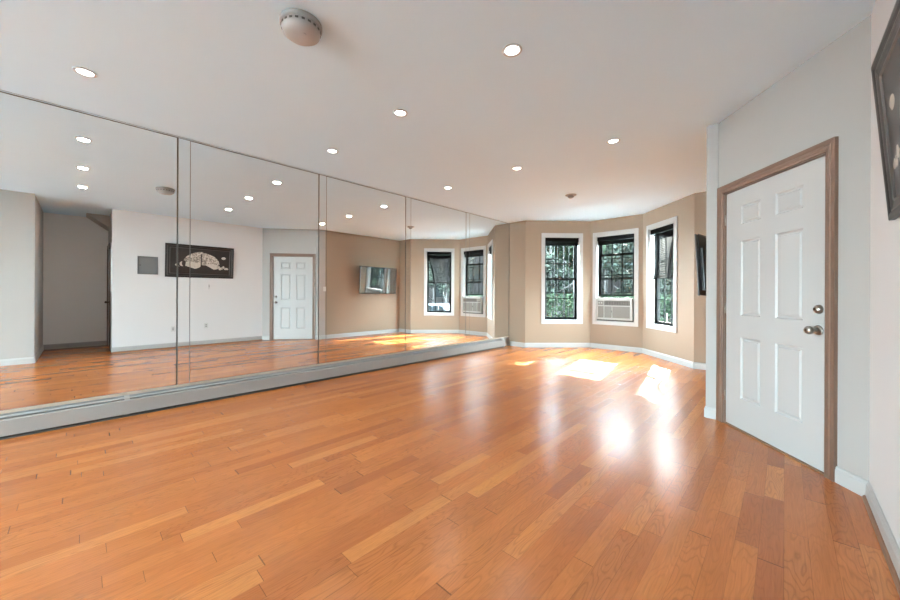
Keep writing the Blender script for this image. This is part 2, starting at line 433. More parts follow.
def blind_raised(P, Q, W, label, drop=.165):
    loc, rz = line_frame(P, Q); s0, s1, z0, z1 = W
    root = empty('window_blind', (loc[0], loc[1], z1-.012), rz); root.location.z = 0
    tag(root, label, 'blind', 'dark window blinds in the bay')
    a, b, zt = s0+.016, s1-.016, z1-.013
    bm = new(); box(bm, a, b, .012, .03, zt-.085, zt); box(bm, a, a+.012, .03, .075, zt-.085, zt); box(bm, b-.012, b, .03, .075, zt-.085, zt)
    box(bm, a, b, .010, .012, zt-.012, zt-.004); box(bm, a, b, .010, .012, zt-.081, zt-.073)
    obj('valance', bm, M['blind'], root, bevel=.0015)
    bm = new(); z = zt-.088; k = 0
    while z > zt-drop+.02:
        o = random.uniform(-.003, .003)
        box(bm, a+.006, b-.006, .03+o, .078+o, z-.0028, z); z -= .0048; k += 1
    obj('slat_stack', bm, M['blind'], root)
    bm = new(); box(bm, a+.004, b-.004, .03, .08, zt-drop, zt-drop+.016)
    obj('bottom_rail', bm, M['blind'], root, bevel=.003)
    bm = new(); tube(bm, [(b-.07, .02, zt-.08), (b-.069, .018, zt-.4), (b-.071, .02, zt-.72)], .0016, 6)
    lathe(bm, [(0, 0), (.005, .004), (.004, .03), (0, .034)], 8, (b-.071, .02, zt-.75))
    obj('pull_cord', bm, M['blind'], root)
    return root
blind_raised(I, G, W1, 'dark brown blind drawn up at the top of the left bay window')
blind_raised(G, F, W2, 'dark brown blind drawn up above the air conditioner window')

# collapsed blind of window 3
loc, rz = line_frame(F, E); s0, s1, z0, z1 = W3
root = empty('window_blind', loc, rz); tag(root, 'dark slatted blind hanging broken and slanted in the right bay window', 'blind', 'dark window blinds in the bay')
a, b, zt = s0+.016, s1-.016, z1-.013
bm = new(); box(bm, a, b, .008, .026, zt-.085, zt); box(bm, a, a+.012, .026, .08, zt-.085, zt); box(bm, b-.012, b, .026, .08, zt-.085, zt); box(bm, a, b, .026, .07, zt-.035, zt)
obj('valance', bm, M['blind'], root, bevel=.0015)
N_ = 25
zmid = (z0+z1)/2
for i in range(N_):
    t = i/(N_-1)
    L0 = Vector((a+.012, .052, zt-.11-.80*t))                      # ladder side, evenly spaced
    R0 = Vector((b-.02-.185*t**1.05, .052, zt-.10-.80*t**1.12+.0))   # swung-up side follows the slanting rail
    bm = new(); seg = 8; vs = []
    for j in range(seg+1):
        u = j/seg; p = L0.lerp(R0, u); p.z += .10*math.sin(PI*u)*t*(1-t)*2.2*(1 if u > .3 else u/.3)
        tw = math.radians(43); hw = .023
        d = Vector((0, math.cos(tw), math.sin(tw)))*hw
        vs.append([bm.verts.new(p-d), bm.verts.new(p+d), bm.verts.new(p+d+Vector((0, 0, .0025))), bm.verts.new(p-d+Vector((0, 0, .0025)))])
    for q, r in zip(vs[:-1], vs[1:]):
        for k in range(4): bm.faces.new((q[k], q[(k+1) % 4], r[(k+1) % 4], r[k]))
    bm.faces.new(vs[0]); bm.faces.new(vs[-1][::-1])
    obj('slat', bm, M['blind'], root)
bm = new()
p0 = Vector((b-.02, .052, zt-.10)); p1 = Vector((b-.215, .052, zt-.925))
pts = [p0.lerp(p1, k/8)+Vector((-.03*math.sin(PI*k/8), 0, 0)) for k in range(9)]
vs = []
for p in pts: vs.append([bm.verts.new(p+Vector((x, y, 0))) for x, y in ((-.016, -.026), (.016, -.026), (.016, .026), (-.016, .026))])
for q, r in zip(vs[:-1], vs[1:]):
    for k in range(4): bm.faces.new((q[k], q[(k+1) % 4], r[(k+1) % 4], r[k]))
bm.faces.new(vs[0]); bm.faces.new(vs[-1][::-1])
obj('bottom_rail', bm, M['blind'], root)
for sx in (.06, .30):
    bm = new(); tube(bm, [(a+sx, .03, zt-.03), (a+sx, .03, zt-.94)], .0013, 5)
    obj('ladder_cord', bm, M['blind'], root)

# white cable hanging against the right window glass
bm = new(); s = (W3[0]+W3[1])/2
tube(bm, [(s+.02, .096, .80), (s+.018, .097, .73), (s+.021, .096, .66)], .006, 8)
o = obj('window_tag', bm, M['plastic']); o.location, o.rotation_euler = loc, (0, 0, rz)
tag(o, 'small white strip hanging against the lower pane of the right bay window', 'tag')

# security bars outside windows 1 and 2
def grille(P, Q, W, label):
    loc, rz = line_frame(P, Q); s0, s1, z0, z1 = W
    bm = new(); n = BT+.07
    for k in range(7):
        x = s0+(s1-s0)*k/6; box(bm, x-.006, x+.006, n, n+.012, z0-.02, z1+.02)
    for z in (z0-.01, (z0*2+z1)/3, (z0+2*z1)/3+.05, z1+.01): box(bm, s0-.03, s1+.03, n-.004, n, z-.012, z+.012)
    for x in (s0-.03, s1+.018):
        for z in (z0-.01, z1+.01): box(bm, x, x+.012, BT+.001, n, z-.012, z+.012)
    o = obj('security_bars', bm, M['black']); o.location, o.rotation_euler = loc, (0, 0, rz)
    tag(o, label, 'window bars', 'iron bars outside the bay windows')
grille(I, G, W1, 'black iron bars outside the left bay window')
grille(G, F, W2, 'black iron bars outside the middle bay window')

# ------------------------------------------------------------------ air conditioner
loc, rz = line_frame(G, F); s0, s1, z0, z1 = W2
ac = empty('air_conditioner', loc, rz); ac.location.z = 0
tag(ac, 'white window air conditioner sitting in the lower half of the middle bay window', 'air conditioner')
a, b, c, d = s0+.035, s1-.028, z0+.045, 1.068
bm = new(); box(bm, a+.01, b-.01, -.02, .245, c+.01, d-.012)
obj('case', bm, M['ac'], ac, bevel=.006)
bm = new(); y0, y1 = -.075, -.021
fr = .035
box(bm, a, a+fr*.6, y0, y1, c, d); box(bm, b-fr, b, y0, y1, c, d); box(bm, a+fr*.6, b-fr, y0, y1, c, c+.03); box(bm, a+fr*.6, b-fr, y0, y1, d-.05, d)
box(bm, a+fr*.6, b-fr, y0+.018, y1, c+.03, d-.05)
vs1 = a+.15; vs2 = a+.31
box(bm, a+fr*.6, b-fr, y0+.004, y0+.018, d-.168, d-.158)
box(bm, vs1-.004, vs1+.004, y0+.004, y0+.018, c+.03, d-.05)
box(bm, vs2-.004, vs2+.004, y0+.004, y0+.018, c+.03, d-.168)
obj('front_bezel', bm, M['ac'], ac, bevel=.004)
bm = new(); box(bm, vs1+.008, b-fr-.008, y0+.012, y0+.018, d-.152, d-.058)
for k in range(15):
    x = vs1+.03+(b-fr-vs1-.06)*k/14; box(bm, x-.003, x+.003, y0+.004, y0+.012, d-.15, d-.06, mi=1)
for k in range(3): box(bm, vs1+.01, b-fr-.01, y0+.003, y0+.012, d-.135+.03*k-.002, d-.135+.03*k+.002, mi=1)
obj('air_outlet', bm, [M['acd'], M['acg']], ac)
def grill(x0, x1, za, zb):
    bm = new(); box(bm, x0, x1, y0+.014, y0+.018, za, zb); z = za+.006
    while z < zb-.004:
        box(bm, x0, x1, y0+.008, y0+.014, z-.002, z+.002); z += .011
    return bm
obj('intake_grille', grill(vs2+.01, b-fr-.008, c+.04, d-.175), M['acg'], ac)
obj('intake_grille', grill(vs1+.01, vs2-.01, c+.04, d-.175), M['acg'], ac)
obj('intake_grille', grill(a+fr*.6+.008, vs1-.01, c+.04, d-.175), M['acg'], ac)
bm = new(); box(bm, a+fr*.6+.008, vs1-.01, y0+.008, y0+.018, d-.15, d-.062)
cp = obj('control_panel', bm, M['acg'], ac, bevel=.002)
for k in range(2):
    bm = new(); lathe(bm, [(0, .014), (.012, .013), (.014, 0), (0, 0)], 16, R=Matrix.Rotation(PI/2, 3, 'X'), c=(a+.055+.05*k, y0+.008, d-.105))
    obj('control_knob', bm, M['ac'], cp)
bm = new(); box(bm, vs2-.012, vs2-.002, y0-.002, y0+.006, c+.15, c+.19)
obj('badge', bm, M['acd'], ac)
for xa, xb in ((s0+.013, a+.006), (b-.006, s1-.013)):
    bm = new(); box(bm, xa, xb, .09, .1, z0+.013, 1.10); obj('side_curtain', bm, M['ac'], ac)
bm = new(); box(bm, s0+.013, s1-.013, .0, .11, z0+.013, c+.008)
obj('mounting_rail', bm, M['acd'], ac)

# ------------------------------------------------------------------ entrance door
loc, rz = line_frame(DP, DQ)
door = empty('door_1', loc, rz); tag(door, 'white six-panel entrance door in a brown wooden casing', 'door', kind='structure')
def six_panel(s0, s1, z0, z1, cols, rows, n0=.012, n1=.052):
    """leaf: room face at y=n0 (looking from -y), raised panels"""
    bm = new()
    xs = [s0]+[v for p in cols for v in p]+[s1]; zs = [z0]+[v for p in rows for v in p]+[z1]
    g = [[bm.verts.new((x, n0, z)) for z in zs] for x in xs]
    pan = []
    for i in range(len(xs)-1):
        for j in range(len(zs)-1):
            f = bm.faces.new((g[i][j], g[i+1][j], g[i+1][j+1], g[i][j+1]))
            if i % 2 == 1 and j % 2 == 1: pan.append(f)
    bm.normal_update()
    for f in pan:
        for th, dp in ((.006, .004), (.009, .006), (.012, 0.0), (.016, -.007)):
            bmesh.ops.inset_region(bm, faces=[f], thickness=th, depth=0)
            for v in f.verts: v.co.y += dp
    # back and rim
    q = [bm.verts.new((x, n1, z)) for x, z in ((s0, z0), (s1, z0), (s1, z1), (s0, z1))]
    bm.faces.new(q[::-1])
    bo = [g[i][0] for i in range(len(xs))]; to = [g[i][-1] for i in range(len(xs))]
    le = g[0]; ri = g[-1]
    bm.faces.new(bo[::-1]+[q[0], q[1]]); bm.faces.new(to+[q[2], q[3]])
    bm.faces.new(le+[q[3], q[0]]); bm.faces.new(ri[::-1]+[q[1], q[2]])
    return bm
cols = [(.268, .476), (.613, .838)]; rows = [(.268, .782), (.966, 1.594), (1.732, 1.892)]
obj('leaf', six_panel(DS0, DS1, .012, DZ1, cols, rows), M['door'], door)
def casing(bm, s0, s1, z1, w, n=0):
    """profiled casing around an opening, room side -y"""
    prof = [(0, 0), (.0, -.012), (.006, -.016), (.016, -.015), (.022, -.019), (.034, -.019), (.042, -.016), (.058, -.020), (w, -.022), (w, 0)]
    for sgn, sx in ((-1, s0), (1, s1)):
        rows_ = []
        for u, y in prof:
            rows_.append((bm.verts.new((sx+sgn*u, y, 0)), bm.verts.new((sx+sgn*u, y, z1+u)), bm.verts.new(((s0+s1)/2, y, z1+u))))
        for p, q in zip(rows_, rows_[1:]+rows_[:1]):
            bm.faces.new((p[0], q[0], q[1], p[1])); bm.faces.new((p[1], q[1], q[2], p[2]))
        bm.faces.new([r[0] for r in rows_])
bm = new(); casing(bm, DS0-.006, DS1+.006, DZ1+.008, .07)
box(bm, DS0-.004, DS0-.001, 0, T, 0, DZ1+.004); box(bm, DS1+.001, DS1+.004, 0, T, 0, DZ1+.004); box(bm, DS0-.004, DS1+.004, 0, T, DZ1+.002, DZ1+.005)
obj('casing', bm, M['wood'], door)
bm = new(); box(bm, DS0-.002, DS1+.002, -.004, .10, 0, .010)
obj('threshold', bm, M['brownbase'], door)
RX = Matrix.Rotation(PI/2, 3, 'X')      # lathe axis z -> -y (towards the room)
bm = new(); lathe(bm, [(0, .026), (.012, .026), (.020, .022), (.027, .012), (.030, .004), (.031, 0), (0, 0)], 28, (.952, .012, 1.048), RX)
db = obj('deadbolt', bm, M['nickel'], door)
bm = new(); box(bm, .950, .954, -.022, -.012, 1.040, 1.056); obj('keyway', bm, M['brass'], db)
bm = new(); lathe(bm, [(0, .008), (.026, .008), (.032, .004), (.033, 0), (0, 0)], 28, (.948, .012, .912), RX)
lathe(bm, [(0, .078), (.010, .078), (.020, .074), (.026, .064), (.0265, .052), (.021, .042), (.013, .036), (.0115, .028), (.0125, .014), (.018, .007), (.018, .005)], 28, (.948, .012, .912), RX)
kb = obj('door_knob', bm, M['nickel'], door)
bm = new(); box(bm, .9455, .9505, -.0685, -.066, .904, .920); obj('keyway', bm, M['brass'], kb)
bm = new(); box(bm, DS1-.001, DS1+.004, .004, .05, .884, .940); obj('strike_plate', bm, M['brass'], door)
for z in (.25, 1.02, 1.80):
    bm = new(); tube(bm, [(DS0-.003, .004, z-.045), (DS0-.003, .004, z+.045)], .006, 10)
    obj('hinge', bm, M['nickel'], door)

# hall door (seen edge-on in the mirror)
hd = empty('door_2', (HD0, HY1, 0), 0); tag(hd, 'hall door with dark brown casing seen edge-on in the mirrored recess', 'door', kind='structure')
w = HD1-HD0
o = obj('leaf', six_panel(.004, w-.004, .01, 2.045, [(.1, .33), (.41, .64)], [(.25, .78), (.96, 1.6), (1.73, 1.9)]), M['door'], hd)
bm = new(); casing(bm, 0, w, 2.05, .07); obj('casing', bm, mat('dark_hall_casing', srgb(92, 74, 66), .5, noise=.1), hd)
bm = new(); lathe(bm, [(0, .075), (.018, .072), (.026, .060), (.024, .046), (.012, .036), (.012, .008), (.030, .006), (.031, 0), (0, 0)], 20, (w-.07, .012, .93), RX)
obj('door_knob', bm, M['brass'], hd)

sl = empty('window_6', (0, HY1, 0)); tag(sl, 'small side light in the recess wall beside the hall door', 'window', kind='structure')  # added opening, hidden edge-on, to bring light into the recess
bm = new(); rect_frame(bm, .552, .768, 1.152, 1.998, .012, .05, .09); obj('window_frame', bm, M['white'], sl)
bm = new(); box(bm, .562, .758, .068, .072, 1.162, 1.988); obj('pane', bm, M['glass'], sl)

# added rear windows (unseen fill daylight from behind the camera)
for k, (a, b) in enumerate(RW):
    root = empty('window_%d' % (4+k), (0, YBACK, 0)); tag(root, ['rear window nearer the mirrors, behind the camera', 'rear window nearer the hallway, behind the camera'][k], 'window', kind='structure')
    bm = new(); rect_frame(bm, a-.07, b+.07, .12-.07, 2.5+.07, .07, .0, .018); obj('casing', bm, M['white'], root)
    bm = new(); rect_frame(bm, a+.002, b-.002, .122, 2.498, .05, -.12, -.08); box(bm, (a+b)/2-.02, (a+b)/2+.02, -.12, -.08, .17, 2.45)
    f = obj('window_frame', bm, M['white'], root)
    bm = new(); box(bm, a+.05, b-.05, -.102, -.098, .17, 2.45); obj('pane', bm, M['glass'], f)

# ------------------------------------------------------------------ mirrors
MZ0, MZ1 = .212, 2.694
def mirror_panel(name, y0, y1, z0, z1, x, t, label, group, border=.0035, right=None):
    bm = new(); right = right or border
    outer = [(y0, z0), (y1, z0), (y1, z1), (y0, z1)]
    inner = [(y0+border, z0+border), (y1-right, z0+border), (y1-right, z1-border), (y0+border, z1-border)]
    fo = [bm.verts.new((x+t, p[0], p[1])) for p in outer]; fi = [bm.verts.new((x+t, p[0], p[1])) for p in inner]
    bo = [bm.verts.new((x, p[0], p[1])) for p in outer]
    bm.faces.new(fi).material_index = 0
    for k in range(4):
        f = bm.faces.new((fo[k], fo[(k+1) % 4], fi[(k+1) % 4], fi[k])); f.material_index = 2 if k == 3 else 1
        bm.faces.new((bo[k], fo[k], fo[(k+1) % 4], bo[(k+1) % 4])).material_index = 1
    bm.faces.new(bo).material_index = 1
    o = obj(name, bm, [M['mirror'], M['edge'], M['edgelight']])
    tag(o, label, 'mirror', group)
    return o
seams = [(-3.61, -2.24), (-2.14, -.79), (-.69, .676), (.776, 2.155), (2.257, 3.610), (3.715, 5.088), (5.192, YB-.012)]
labs = ['mirror panel farthest behind the camera, beyond the left picture edge',
        'mirror panel just beyond the left edge of the picture',
        'wall mirror panel at far left, reflecting the hallway recess',
        'wall mirror panel reflecting the framed picture and the panelled door',
        'wall mirror panel reflecting the wall-mounted television',
        'wall mirror panel reflecting the broken blind of the right bay window',
        'last wall mirror panel beside the bay, reflecting the air conditioner']
XP = XM-.005
for (a, b), l in zip(seams[1:], labs[1:]):
    mirror_panel('large_mirror', a, b, MZ0, MZ1, XP, .005, l, 'large wall mirror panels', border=.003, right=.011)
gl = ['between the panel off the left edge and the hallway panel', 'left of the panel reflecting the framed picture',
      'left of the panel reflecting the television', 'right of the panel reflecting the television', 'left of the last mirror panel by the bay']
for (p, q), l in zip(zip(seams[1:-1], seams[2:]), gl):
    mirror_panel('mirror_strip', p[1]+.002, q[0]-.002, MZ0, MZ1+.0, XP-.001, .005, 'narrow mirror strip ' + l, 'narrow mirror strips between the panels', border=.001)
mirror_panel('mirror_header', seams[1][0], seams[-1][1], MZ1+.003, H-.002, XP-.002, .006, 'thin mirrored strip along the ceiling above the mirror panels', None, border=.0018)
bm = new(); box(bm, XM-.012, XM+.004, seams[1][0], seams[-1][1], .188, MZ0-.001)
tag(obj('mirror_channel', bm, M['cream']), 'cream channel strip along the bottom of the mirror panels', 'trim')

# ------------------------------------------------------------------ baseboard heater
hy0, hy1 = -2.2, 6.27
ht = empty('baseboard_heater', (XM, hy0, 0)); tag(ht, 'long grey baseboard heater running under the mirror panels', 'heater')
def hbox(x0, x1, y0, y1, z0, z1, bm): box(bm, x0, x1, y0-hy0, y1-hy0, z0, z1)
segs = [-2.2, .30, 2.38, 4.5, hy1]
for a, b in zip(segs[:-1], segs[1:]):
    bm = new(); y0_, y1_ = a-hy0+.0015, b-hy0-.0015
    prism(bm, [(.070, .028), (.072, .026), (.074, .030), (.074, .146), (.071, .150), (.058, .156), (.057, .154), (.070, .147)], y0_, y1_, 'y')
    obj('front_cover', bm, M['heater'], ht)
for a, b in zip(segs[:-1], segs[1:]):
    bm = new(); y0_, y1_ = a-hy0+.0015, b-hy0-.0015
    prism(bm, [(.002, .181), (.022, .186), (.024, .183), (.004, .177)], y0_, y1_, 'y')
    prism(bm, [(-.010, .03), (-.006, .03), (-.006, .183), (-.010, .186)], y0_, y1_, 'y')
    prism(bm, [(.020, .178), (.052, .166), (.051, .163), (.019, .175)], y0_, y1_, 'y')
    obj('damper', bm, M['plasticg'], ht)
bm = new(); 
tube(bm, [(.035, .02, .09), (.035, hy1-hy0-.02, .09)], .012, 10)
y = .03
while y < hy1-hy0-.03:
    box(bm, .008, .062, y, y+.0012, .055, .135, mi=1); y += .02
obj('heating_element', bm, [M['heaterdark'], M['fin']], ht)
bm = new(); box(bm, -.008, .065, .002, hy1-hy0-.002, .001, .012); obj('shadow_base', bm, M['heaterdark'], ht)  # dark strip standing in for the shade under the heater cover
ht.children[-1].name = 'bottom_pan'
for yy in (0, hy1-hy0-.035):
    bm = new(); prism(bm, [(-.008, .0), (.0755, .0), (.0755, .150), (.058, .160), (.024, .190), (-.008, .190)], yy, yy+.035, 'y')
    obj('end_cap', bm, M['heater'], ht, bevel=.002)
for yy in segs[1:-1]:
    bm = new(); prism(bm, [(.0745, .024), (.0760, .024), (.0760, .150), (.058, .1585), (.022, .1885), (.020, .187), (.0575, .157), (.0745, .149)], yy-hy0-.018, yy-hy0+.018, 'y')
    obj('joint_cover', bm, M['heater'], ht)

# ------------------------------------------------------------------ television
# panel centre line: near end swung out, far end near the wall
tn = Vector((-.745, 5.05, 0)); tf = Vector((-.60, 6.36, 0))
tl = (tf-tn).length
tv = empty('television', ((tn.x+tf.x)/2, (tn.y+tf.y)/2, 1.13), math.atan2(tf.y-tn.y, tf.x-tn.x))
tag(tv, 'large flat television on a swing arm on the tan wall', 'television')
TT = Matrix.Rotation(math.radians(-3.2), 4, 'X')   # leans forward; local +y = screen side
hw, hh = tl/2, .735
def tbox(bm, *a, mi=0): box(bm, *a, T=TT, mi=mi)
bm = new(); tbox(bm, -hw, hw, -.012, .0, 0, hh); rect_frame(bm, -hw, hw, 0, hh, .012, .0, .006)
for v in bm.verts:
    if v.co.y >= -.0001 and v.index == -1: pass
obj('bezel', bm, M['tvb'], tv, bevel=.002)
bm = new(); tbox(bm, -hw+.012, hw-.012, .0005, .003, .014, hh-.012); obj('screen', bm, M['tvs'], tv)
bm = new()
vs = tbox(bm, -hw+.12, hw-.12, -.045, -.0125, .06, hh-.16)
for k in range(9): tbox(bm, -hw+.2+.11*k, -hw+.26+.11*k, -.049, -.045, .12, .2)
obj('back_shell', bm, M['tvb'], tv, bevel=.004)
bm = new(); tbox(bm, -.2, .2, -.06, -.046, .17, .21); tbox(bm, -.2, .2, -.06, -.046, .47, .51); tbox(bm, -.03, .03, -.075, -.06, .15, .53)
obj('mount_bracket', bm, M['tvb'], tv)
inv = (Matrix.Translation(tv.location) @ Matrix.Rotation(tv.rotation_euler.z, 4, 'Z')).inverted()
e0 = Vector((0, -.075, .34)); wl = inv @ Vector((XT-.012, 5.95, 1.47)); el = inv @ Vector((XT-.07, 5.62, 1.47))
bm = new(); tube(bm, [e0, el], .016, 8); tube(bm, [el, wl], .016, 8)
obj('swing_arm', bm, M['tvb'], tv)
bm = new(); box(bm, XT-.014, XT-.001, 5.90, 6.00, 1.34, 1.60)
for v in bm.verts: v.co = inv @ v.co
obj('wall_plate', bm, M['tvb'], tv)

# ------------------------------------------------------------------ framed picture
py0, py1, pz0, pz1 = 1.19, 2.42, 1.465, 2.155
pic = empty('framed_picture', (XW-.002, (py0+py1)/2, pz0), 0)
pic.rotation_euler = (0, -math.radians(4.3), 0); pic.scale = (.55, 1, 1)
tag(pic, 'wide dark-framed monochrome artwork hanging on the pale grey right wall', 'picture')
hw, hh = (py1-py0)/2, pz1-pz0
def ringp(bm, prof, mi=0):
    """mitred moulding: prof of (inset, depth)"""
    rings = []
    for u, dpt in prof:
        rings.append([bm.verts.new((-dpt, y, z)) for y, z in ((-hw+u, u), (hw-u, u), (hw-u, hh-u), (-hw+u, hh-u))])
    for a, b in zip(rings[:-1], rings[1:]):
        for k in range(4): bm.faces.new((a[k], a[(k+1) % 4], b[(k+1) % 4], b[k])).material_index = mi
bm = new(); ringp(bm, [(0, 0), (0, .030), (.004, .034), (.014, .036), (.024, .032), (.034, .022)], 0)
ringp(bm, [(.034, .022), (.036, .0245), (.040, .0245), (.042, .021)], 1)
ringp(bm, [(.042, .021), (.052, .017), (.070, .014)], 0)
ringp(bm, [(.070, .014), (.073, .018), (.078, .018), (.081, .012), (.084, .006)], 1)
ringp(bm, [(0, 0), (.084, 0), (.084, .006)], 0)
obj('frame', bm, [M['frame'], M['frames']], pic)
def art_material():
    m = bpy.data.materials.new('monochrome_print'); m.use_nodes = True
    nt = m.node_tree; N = nt.nodes; L = nt.links; b = N['Principled BSDF']
    tc = N.new('ShaderNodeTexCoord'); vo = N.new('ShaderNodeTexVoronoi'); vo.inputs['Scale'].default_value = 38
    L.new(tc.outputs['Object'], vo.inputs[0])
    nz = N.new('ShaderNodeTexNoise'); nz.inputs['Scale'].default_value = 7; nz.inputs['Detail'].default_value = 5; L.new(tc.outputs['Object'], nz.inputs['Vector'])
    mu = N.new('ShaderNodeMath'); mu.operation = 'MULTIPLY'; L.new(vo.outputs['Distance'], mu.inputs[0]); L.new(nz.outputs['Fac'], mu.inputs[1])
    cr = N.new('ShaderNodeValToRGB'); e = cr.color_ramp.elements
    e[0].position = .05; e[0].color = srgb(70, 62, 56); e[1].position = .38; e[1].color = srgb(206, 196, 184)
    L.new(mu.outputs[0], cr.inputs[0]); L.new(cr.outputs[0], b.inputs['Base Color']); b.inputs['Roughness'].default_value = .35
    return m
M['art'] = art_material()
M['artd'] = mat('print_dark', srgb(44, 36, 33), .3, noise=.1)
M['artl'] = mat('print_light', srgb(196, 188, 178), .4, noise=.25, nscale=22)
bm = new(); iw, i0, i1 = hw-.083, .083, hh-.083
box(bm, -.006, -.004, -iw, iw, i0, i1, mi=0)
def blob(pts, mi, x):
    vs = [bm.verts.new((x, y, z)) for y, z in pts]; f = bm.faces.new(vs); f.material_index = mi
# seen from the room the +y end is on the left: two fans of speckled texture over pale folds
def fan(cy, cz, ry, rz_, a0, a1, n=26): return [(cy+ry*math.cos(a0+(a1-a0)*k/n), cz+rz_*math.sin(a0+(a1-a0)*k/n)) for k in range(n+1)]
zc = (i0+i1)/2
blob([(-.01, zc-.08)]+fan(.04, zc-.05, -.36, .26, .0, PI/2, 14)+[(-.01, zc+.15)], 1, -.0064)
blob([(.01, zc-.08), (.01, zc+.15)]+fan(.0, zc-.05, .34, .24, PI/2, 0, 14), 1, -.0065)
blob(fan(-.20, zc-.09, .19, .075, PI*.9, -PI*.35), 2, -.0068)
blob(fan(.18, zc-.10, .17, .06, PI*.75, -PI*.4), 2, -.0068)
for k in range(5): blob(fan(-.42+.03*k, zc-.1+.012*k, .07-.008*k, .02+.01*k, PI*.2, PI*1.7, 12), 2 if k % 2 else 0, -.0069-.0001*k)
for k in range(7): blob(fan(.28+.035*k, zc-.12+.02*math.sin(k*2), .026, .035-.002*k, .3*k, 4.6+.3*k, 12), 2 if k % 2 == 0 else 1, -.0069-.0001*k)
blob(fan(.42, zc+.10, .045, .03, 0, 2*PI*.8, 12), 2, -.0066)
obj('print', bm, [M['artd'], M['art'], M['artl']], pic, fix=False)

# ------------------------------------------------------------------ small wall fittings
bm = new()
ep = empty('access_panel', (XW, .772, 1.50)); tag(ep, 'grey metal access panel on the pale wall left of the framed picture in the mirror', 'panel')
bm = new(); box(bm, -.010, -.001, 0, .311, 0, .355); box(bm, -.010, -.0095, .01, .30, .01, .34)
obj('panel_frame', bm, M['panel'], ep, bevel=.002)
bm = new(); box(bm, -.014, -.010, .022, .289, .022, .333); obj('panel_door', bm, M['panel'], ep, bevel=.002)
bm = new(); box(bm, -.018, -.014, .03, .045, .165, .19); obj('latch', bm, M['acd'], ep)

def plate(name, loc, rz, label, cat, group, kind):
    root = empty(name, loc, rz); tag(root, label, cat, group)          # local: -y towards the room
    bm = new(); box(bm, -.035, .035, -.006, 0, -.057, .057); obj('cover_plate', bm, M['plastic'], root, bevel=.002)
    if kind == 'outlet':
        for z in (-.027, .007):
            bm = new(); box(bm, -.016, .016, -.008, -.006, z, z+.022); obj('socket', bm, M['plasticg'], root, bevel=.002)
    else:
        bm = new(); box(bm, -.016, .016, -.010, -.006, -.033, .033); obj('rocker', bm, M['plastic'], root, bevel=.002)
    return root
RZR = -PI/2   # plates on walls facing -x: local -y -> -x
plate('wall_outlet', (XW, 1.905, .42), RZR, 'white outlet low on the pale wall under the framed picture', 'outlet', 'low wall outlets', 'outlet')
plate('wall_outlet', (XW, 1.33, .385), RZR, 'white outlet low on the pale wall, nearer the hallway recess', 'outlet', 'low wall outlets', 'outlet')
plate('light_switch', (XT, 4.20, 1.245), RZR, 'white double light switch on the tan wall between door corner and television', 'switch', None, 'switch')
root = empty('thermostat', (XW, 1.955, 1.275), RZR); tag(root, 'small pale thermostat on the wall just below the framed picture', 'thermostat')
bm = new(); box(bm, -.012, .012, -.014, 0, -.055, .055); obj('body', bm, M['plastic'], root, bevel=.003)
bm = new(); box(bm, -.007, .007, -.016, -.014, -.01, .03); obj('dial_window', bm, M['plasticg'], root)

# ------------------------------------------------------------------ ceiling fittings
LAMP_W = 1.6
LCOL = (1.0, .98, .95)
def downlight_proto():
    root = empty('recessed_downlight', (0, 0, H))
    bm = new(); lathe(bm, [(.044, -.001), (.060, -.001), (.063, -.003), (.063, -.006), (.058, -.009), (.050, -.009), (.046, -.006), (.044, -.001)], 36)
    t = obj('trim_ring', bm, M['white'], root)
    bm = new(); lathe(bm, [(0, -.0105), (.02, -.010), (.036, -.008), (.0455, -.0035), (.0455, -.0015), (0, -.0015)], 36)
    l = obj('lens', bm, M['lens'], root)
    return root
proto = downlight_proto()
rowsY = {'row nearest the camera': 0.02, 'middle row': 1.915, 'row nearest the bay': 3.757}
colsX = {'beside the mirrors': -3.625, 'mid-room': -2.428, 'on the door side': -1.278}
first = True
for rn, y in rowsY.items():
    for cn, x in colsX.items():
        if first: r = proto; first = False
        else:
            r = proto.copy(); COL.objects.link(r)
            for ch in list(proto.children):
                c_ = ch.copy(); COL.objects.link(c_); c_.parent = r
        r.location = (x, y, H)
        tag(r, 'white recessed downlight %s, in the %s' % (cn, rn), 'downlight', 'recessed ceiling downlights')
lamps = []
for y in (.02, 1.915, 3.757):
    for x in (-3.625, -2.428, -1.278):
        ld = bpy.data.lights.new('downlight_lamp', 'AREA'); ld.shape = 'DISK'; ld.size = .085; ld.energy = LAMP_W; ld.color = LCOL
        lo = bpy.data.objects.new('downlight_lamp', ld); COL.objects.link(lo); lo.location = (x, y, H-.0125)
        for q in COL.objects:
            if q.name.startswith('recessed_downlight') and abs(q.location.x-x) < .01 and abs(q.location.y-y) < .01:
                lo.parent = q; lo.location = (0, 0, -.0125)

sd = empty('smoke_detector', (-2.05, .885, H)); sd.scale = (1.4, 1.4, 1.35); tag(sd, 'large round white smoke detector on the ceiling near the camera', 'smoke detector')
bm = new(); lathe(bm, [(0, -.001), (.082, -.001), (.083, -.004), (.083, -.016), (.078, -.020), (0, -.020)], 40); obj('base', bm, M['plasticg'], sd)
bm = new(); lathe(bm, [(.074, -.021), (.076, -.030), (.072, -.046), (.056, -.058), (.030, -.063), (0, -.064)], 40); 
obj('dome', bm, mat('aged_white_plastic', srgb(160, 158, 156), .5), sd)  # dome greyer than the white cover plates
bm = new()
for k in range(20):
    a = 2*PI*k/20; R = Matrix.Rotation(a, 4, 'Z'); box(bm, .0755, .0770, -.006, .006, -.034, -.026, T=R)
obj('vent_slots', bm, M['acd'], sd)
bm = new(); lathe(bm, [(0, -.0655), (.008, -.0655), (.009, -.062), (0, -.062)], 16, (.03, 0, .003)); obj('test_button', bm, M['plasticg'], sd)

